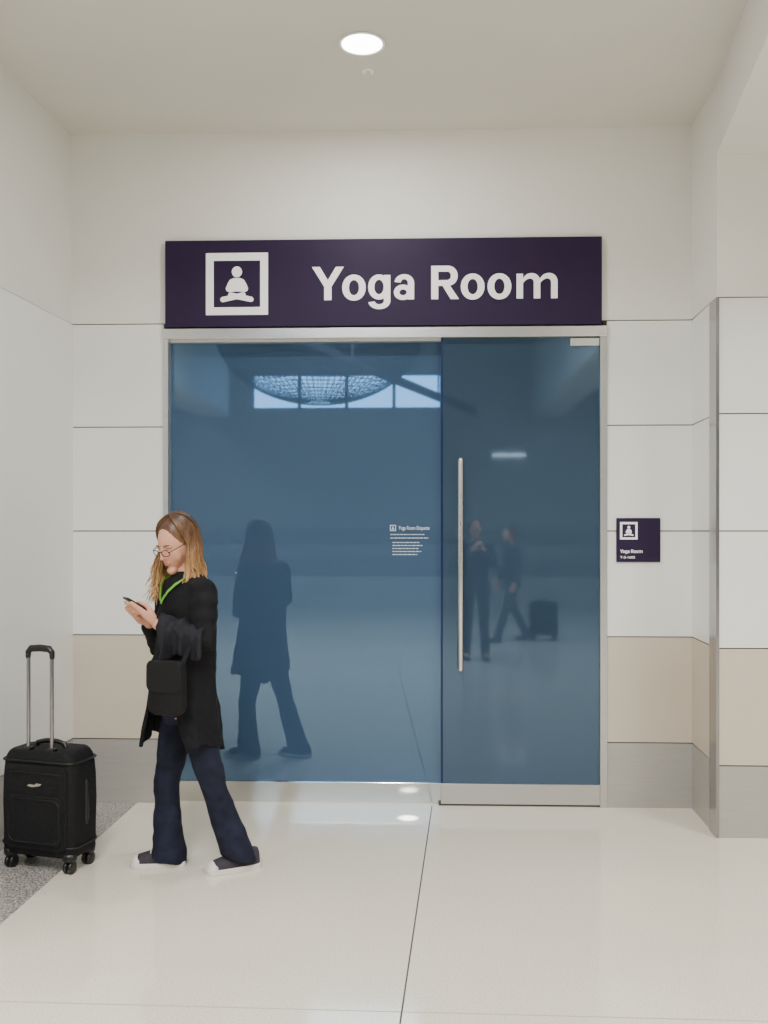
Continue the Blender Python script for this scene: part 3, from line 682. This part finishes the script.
# shoes
def shoe(heel, d_):
    n_ = Vector((-d_.y, d_.x, 0)); Lg = .25
    def W_(s): return .030+.014*math.sin(min(1,s*1.15)*math.pi*.62) if s < .85 else .0425*math.sqrt(max(0,1-((s-.85)/.16)**2))+.004
    ss = [0,.03,.08,.18,.3,.45,.6,.72,.82,.9,.95,.98,1]
    hh = [.055,.075,.08,.085,.088,.078,.06,.05,.043,.036,.028,.02,.008]
    b = NB(); rings = []
    for s, h in zip(ss, hh):
        w = W_(s)*(.55 if s == 0 else .8 if s == .03 else 1)
        c = heel+d_*s*Lg+UP*.018
        rings.append([c+n_*w*math.cos(math.pi*i/14)+UP*h*math.sin(math.pi*i/14) for i in range(15)])
    loft(b, rings); up_ = mk('shoe', b, M['canvas'], wm, True)
    b = NB(); out = [heel+d_*(s*1.03-.015)*Lg+n_*(W_(s)*(.55 if s == 0 else .85 if s == .03 else 1)+.004) for s in ss]+[heel+d_*(s*1.03-.015)*Lg-n_*(W_(s)*(.55 if s == 0 else .85 if s == .03 else 1)+.004) for s in ss[::-1]]
    prism(b, [(p.x,p.y) for p in out], 0.0, .024); mk('sole', b, M['rubber'], up_, bevel=.003)
    b = NB(); rings = []
    for s, h in list(zip(ss, hh))[8:]:
        w = W_(s)+.002; c = heel+d_*(s*Lg+.002)+UP*.018; rings.append([c+n_*w*math.cos(math.pi*i/14)+UP*(h*.8+.002 if s < .9 else h+.002)*math.sin(math.pi*i/14) for i in range(15)])
    loft(b, rings); mk('toe_cap', b, M['rubber'], up_, True)
    b = NB()
    for k_ in range(4):
        s = .36+k_*.09; h = [.088,.078,.066,.056][k_]; c = heel+d_*s*Lg+UP*(.019+h)
        tube(b, [c-n_*.022-UP*.008, c+UP*.002, c+n_*.022-UP*.008], .0028, 6)
    mk('laces', b, M['rubber'], up_, True)
hRp = L(185,866,.05); hRp.z = 0; hLp = L(259,866,.035); hLp.z = 0
shoe(hRp, dR); shoe(hLp, dL)

def to_world_thing(name, base_local, label, cat):
    return tag(empty(name, cam2w(gx,T0)+Matrix.Rotation(TH,3,'Z')@base_local, TH), label, cat)
def shift(b, off):
    for v in b.verts: v.co -= off
# phone
ph_ = to_world_thing('phone', pc, 'dark mobile phone held up in both hands of the woman', 'phone')
PM = Matrix(((SL.x,pf.x,pn.x,0),(SL.y,pf.y,pn.y,0),(SL.z,pf.z,pn.z,0),(0,0,0,1)))
b = NB(); box(b, (-.030,-.058,-.0045), (.030,.058,.0045), PM); mk('case', b, M['plastic'], ph_, bevel=.003)
b = NB(); box(b, (-.0265,-.049,.0046), (.0265,.049,.0052), PM); mk('screen', b, M['screen'], ph_)
# jacket folded over the forearm, hanging down on both sides of it
jb = L(183,655,-.21); jk = to_world_thing('draped_jacket', jb, 'slate cloth jacket draped in folds over the forearm of the woman above her bag', 'jacket')
fa0, fa1 = elL, elL.lerp(wrL,.90); ax = (fa1-fa0).normalized(); dpt = ax.cross(UP).normalized()
if dpt.y > 0: dpt = -dpt          # towards the viewer
b = NB(); nu, nv_ = 44, 30; O = []; I = []
for i in range(nu+1):
    u = i/nu; c = fa0.lerp(fa1, u*1.06-.03); ra = .068-.012*u
    zb_near = L(190, 657+3*math.sin(u*9), -.2).z; zb_far = zb_near+.05
    ro = []; ri = []
    for j in range(nv_+1):
        v = j/nv_
        if v < .38:                      # near hang, bottom to top
            f_ = v/.38; z = zb_near+(c.z-zb_near)*f_; off = ra; n_ = dpt; hang = 1-f_
            fold = (.018*math.sin(u*15+.8)+.010*math.sin(u*31))*(.3+.7*hang); p = Vector((c.x,c.y,z))+dpt*(off+fold-.010*hang)
        elif v < .62:                    # over the arm
            t = math.pi*(v-.38)/.24; n_ = dpt*math.cos(t)+UP*math.sin(t)
            p = c+n_*(ra+.006*math.sin(u*15+.8)+.007*math.sin(u*23+t*2))
        else:
            f_ = (v-.62)/.38; z = c.z+(zb_far-c.z)*f_; n_ = -dpt; p = Vector((c.x,c.y,z))-dpt*(ra+.008*math.sin(u*13)*f_)
        ro.append(b.verts.new(p)); ri.append(b.verts.new(p-n_*.015))
    O.append(ro); I.append(ri)
for i in range(nu):
    for j in range(nv_):
        b.faces.new([O[i][j],O[i][j+1],O[i+1][j+1],O[i+1][j]]); b.faces.new([I[i][j+1],I[i][j],I[i+1][j],I[i+1][j+1]])
    for j in (0, nv_): b.faces.new([O[i][j],O[i+1][j],I[i+1][j],I[i][j]])
for j in range(nv_):
    for i in (0, nu): b.faces.new([O[i][j],O[i][j+1],I[i][j+1],I[i][j]])
shift(b, jb); remesh('cloth', b, M['drape'], .005, 2, jk)
# shoulder bag hanging from the forearm
bb = L(167.5,715,-.265); bg = to_world_thing('shoulder_bag', bb, 'black shoulder bag hanging in front of the hip of the woman', 'bag')
nb_ = Vector((-.30,-.95,0)).normalized(); wb_ = Vector((.95,-.30,0)).normalized()
BM = Matrix(((wb_.x,-nb_.x,0,0),(wb_.y,-nb_.y,0,0),(0,0,1,0),(0,0,0,1)))
def rrect(w, z0, z1, r, n=6):
    pts = []
    for cx, cz, a0 in ((w/2-r, z1-r, 0), (-w/2+r, z1-r, 90), (-w/2+r, z0+r, 180), (w/2-r, z0+r, 270)):
        for i in range(n): a = math.radians(a0+90*i/(n-1)); pts.append((cx+r*math.cos(a), cz+r*math.sin(a)))
    return pts
def soft_bag(w, z0, z1, d0, d1, r, name, sag):
    b = NB(); n = 10; rings = []
    for i in range(n+1):
        f_ = i/n; y = d0+(d1-d0)*f_; s = math.sqrt(max(0,1-(2*f_-1)**4))*.10+.90
        pts = rrect(w*s, (z0+z1)/2-(z1-z0)/2*s, (z0+z1)/2+(z1-z0)/2*s, r*s, 8)
        rings.append([BM@Vector((x, y + .006*noise.noise(Vector((x*18,z*18,3))), z + sag*math.cos(x/w*3.0)*(1 if z > (z0+z1)/2 else 0))) for x, z in pts])
    loft(b, rings); mk(name, b, M['bag'], bg, True)
soft_bag(.170, 0, .252, -.030, .030, .04, 'body', -.016)
soft_bag(.172, .10, .256, -.038, -.026, .04, 'flap', -.016)
b = NB(); c1 = BM@Vector((.075,0,.23)); c0 = BM@Vector((-.075,0,.23))
ribbon(b, [c0, L(160,648,-.22)-bb, L(172,636,-.2)-bb, L(184,634,-.2)-bb, L(190,646,-.24)-bb, c1], .010, .002, Vector((0,-1,0)))
mk('strap', b, M['black'], bg)

# ---------------------------------------------------------------- bystanders, seen reflected in the glass
def bystander(loc, rz, label, pose, jm, tm, h=1.0):
    root = tag(empty('person', loc, rz), label, 'person')
    V = lambda x, y, z: Vector((x, y, z))*h
    MX = Matrix.Translation(V(0,.02,1.60)) @ Matrix.Scale(h, 4)
    hips = [V(s*.09,0,.9) for s in (1,-1)]; 
    if pose == 'walk': kn = [V(.1,.12,.5), V(-.1,-.06,.5)]; an = [V(.11,.27,.09), V(-.11,-.29,.09)]
    else: kn = [V(.1,.02,.5), V(-.1,.02,.5)]; an = [V(.12,0,.09), V(-.12,0,.09)]
    sh = [V(s*.17,0,1.38) for s in (1,-1)]
    if pose == 'walk': el_ = [V(.23,-.03,1.12), V(-.23,.02,1.12)]; wr = [V(.25,.05,.88), V(-.24,.12,.9)]
    else: el_ = [V(.22,.08,1.14), V(-.22,.08,1.14)]; wr = [V(.07,.26,1.34), V(-.07,.26,1.34)]
    b = NB(); add_head(b, MX)
    E = lambda z, a, d_: ring(V(0,0,z), Vector((a*h,0,0)), Vector((0,d_*h,0)), 24)
    tube(b, [V(0,0,1.38), V(0,0,1.55)], [.055,.05], 14)
    loft(b, [E(1.43,.06,.05), E(1.39,.15,.08), E(1.25,.15,.1), E(1.05,.125,.09), E(.92,.155,.105), E(.84,.14,.1)])
    for i in (0, 1):
        tube(b, [hips[i], kn[i], an[i]], [.075,.05,.036], 14); tube(b, [an[i]-UP*.02, V(an[i].x/h, an[i].y/h+.13, .045)], [.032,.025], 10)
        tube(b, [sh[i], el_[i], wr[i]], [.045,.036,.026], 12)
        d_ = (wr[i]-el_[i]).normalized(); lat = d_.cross(Vector((1,0,0))).normalized(); n_ = lat.cross(d_)
        n_ = -n_ if (n_.x > 0) == (i == 0) else n_
        for off, q_ in ((.03,.95),(.01,1.05),(-.01,1),(-.03,.8)):
            m0 = wr[i]+d_*.085+lat*off
            tube(b, [wr[i]+lat*off*.4, m0], [.018,.011], 8); tube(b, [m0, m0+d_*.035*q_+n_*.008, m0+d_*.055*q_+n_*.024, m0+d_*.062*q_+n_*.042], [.0085,.008,.0075,.0065], 8)
        tube(b, [wr[i]+d_*.03+lat*.02, wr[i]+d_*.055+lat*.045+n_*.01, wr[i]+d_*.085+lat*.052+n_*.022], [.013,.0105,.008], 8)
    remesh('body', b, M['skin'], .0055, 1, root)
    b = NB(); loft(b, [E(1.455,.07,.062), E(1.41,.16,.09), E(1.25,.172,.118), E(1.05,.16,.115), E(.9,.185,.13), E(.78,.19,.135)])
    for i in (0, 1): tube(b, [sh[i], el_[i], el_[i].lerp(wr[i],.85)], [.06,.053,.042], 14)
    remesh('jacket', b, jm, .011, 3, root)
    b = NB(); loft(b, [E(1.0,.15,.108), E(.88,.172,.12), E(.8,.15,.11)])
    for i in (0, 1): tube(b, [hips[i], kn[i], an[i]-UP*.03], [.086,.064,.058], 14)
    remesh('trousers', b, tm, .011, 3, root)
    b = NB(); ell(b, Vector((0,-.018,.022)), (.084,.098,.111), MX, 24); ell(b, Vector((0,-.05,-.05)), (.07,.055,.09), MX, 20); remesh('hair', b, M['brown'], .008, 2, root)
    for i in (0, 1):
        c = Vector((an[i].x, an[i].y-.05, 0)); b = NB()
        loft(b, [[c+Vector((w*math.cos(math.pi*k_/12), y, hh_*math.sin(math.pi*k_/12))) for k_ in range(13)] for y, w, hh_ in ((-.02,.02,.06),(0,.035,.1),(.08,.038,.1),(.14,.043,.075),(.2,.042,.055),(.235,.025,.03))])
        mk('shoe', b, M['plastic'], root, True)
    return root
bystander((.72,-.8,0), math.radians(-4), 'person in dark jacket raising both hands, seen mirrored in the door glass', 'hold', M['dark'], M['dark2'], 1.02)
bystander((1.36,-2.8,0), math.radians(75), 'walking person in dark clothes, seen mirrored in the door glass beside a suitcase', 'walk', M['dark2'], M['dark'], .97)
def copy_tree(o, parent=None):
    c = o.copy(); COL.objects.link(c); c.parent = parent
    for ch in [x for x in bpy.data.objects if x.parent == o]: copy_tree(ch, c)
    return c
c2 = copy_tree(case); c2.location = (1.84,-2.95,0); c2.rotation_euler = (0,0,math.radians(200))
tag(c2, 'dark suitcase beside the walking person, seen only mirrored in the door glass', 'suitcase')

# ---------------------------------------------------------------- light, world, camera
def area(loc, size, en, col=(1,.985,.965), shape='SQUARE', rot=(0,0,0)):
    l = bpy.data.lights.new('lamp', 'AREA'); l.energy = en; l.size = size; l.color = col; l.shape = shape
    o = bpy.data.objects.new('hall_lamp', l); COL.objects.link(o); o.location = loc; o.rotation_euler = rot; return o
for x in (-6.6, -.8, 5.2):
    for y in (-2.3, .2): area((x, y, 5.55), 1.6, 315)
dlm = area((lp.x, lp.y, HC-.02), .18, 28, (1,.98,.95), 'DISK')
fs = on_z(408, 818)
sl = bpy.data.lights.new('added_glint_spot', 'SPOT'); sl.energy = 5200; sl.spot_size = math.radians(2.0); sl.spot_blend = 1.0; sl.shadow_soft_size = .01  # added narrow spot without a fixture, puts the bright patch on the floor
so = bpy.data.objects.new('added_glint_spot', sl); COL.objects.link(so); so.location = (fs.x, fs.y, HC-.03)
w = bpy.data.worlds.new('World'); SC.world = w; w.use_nodes = True
bgn = w.node_tree.nodes['Background']; bgn.inputs[0].default_value = (.42,.72,1,1); bgn.inputs[1].default_value = 8
cam = bpy.data.cameras.new('camera'); co = bpy.data.objects.new('camera', cam); COL.objects.link(co)
cam.sensor_fit = 'VERTICAL'; cam.sensor_height = 36; cam.sensor_width = 27; cam.lens = FPX/1024*36; cam.shift_y = (HZ-512)/1024
co.location = (0,0,EYE); co.rotation_euler = (math.pi/2, 0, TH); cam.clip_start = .05
SC.camera = co
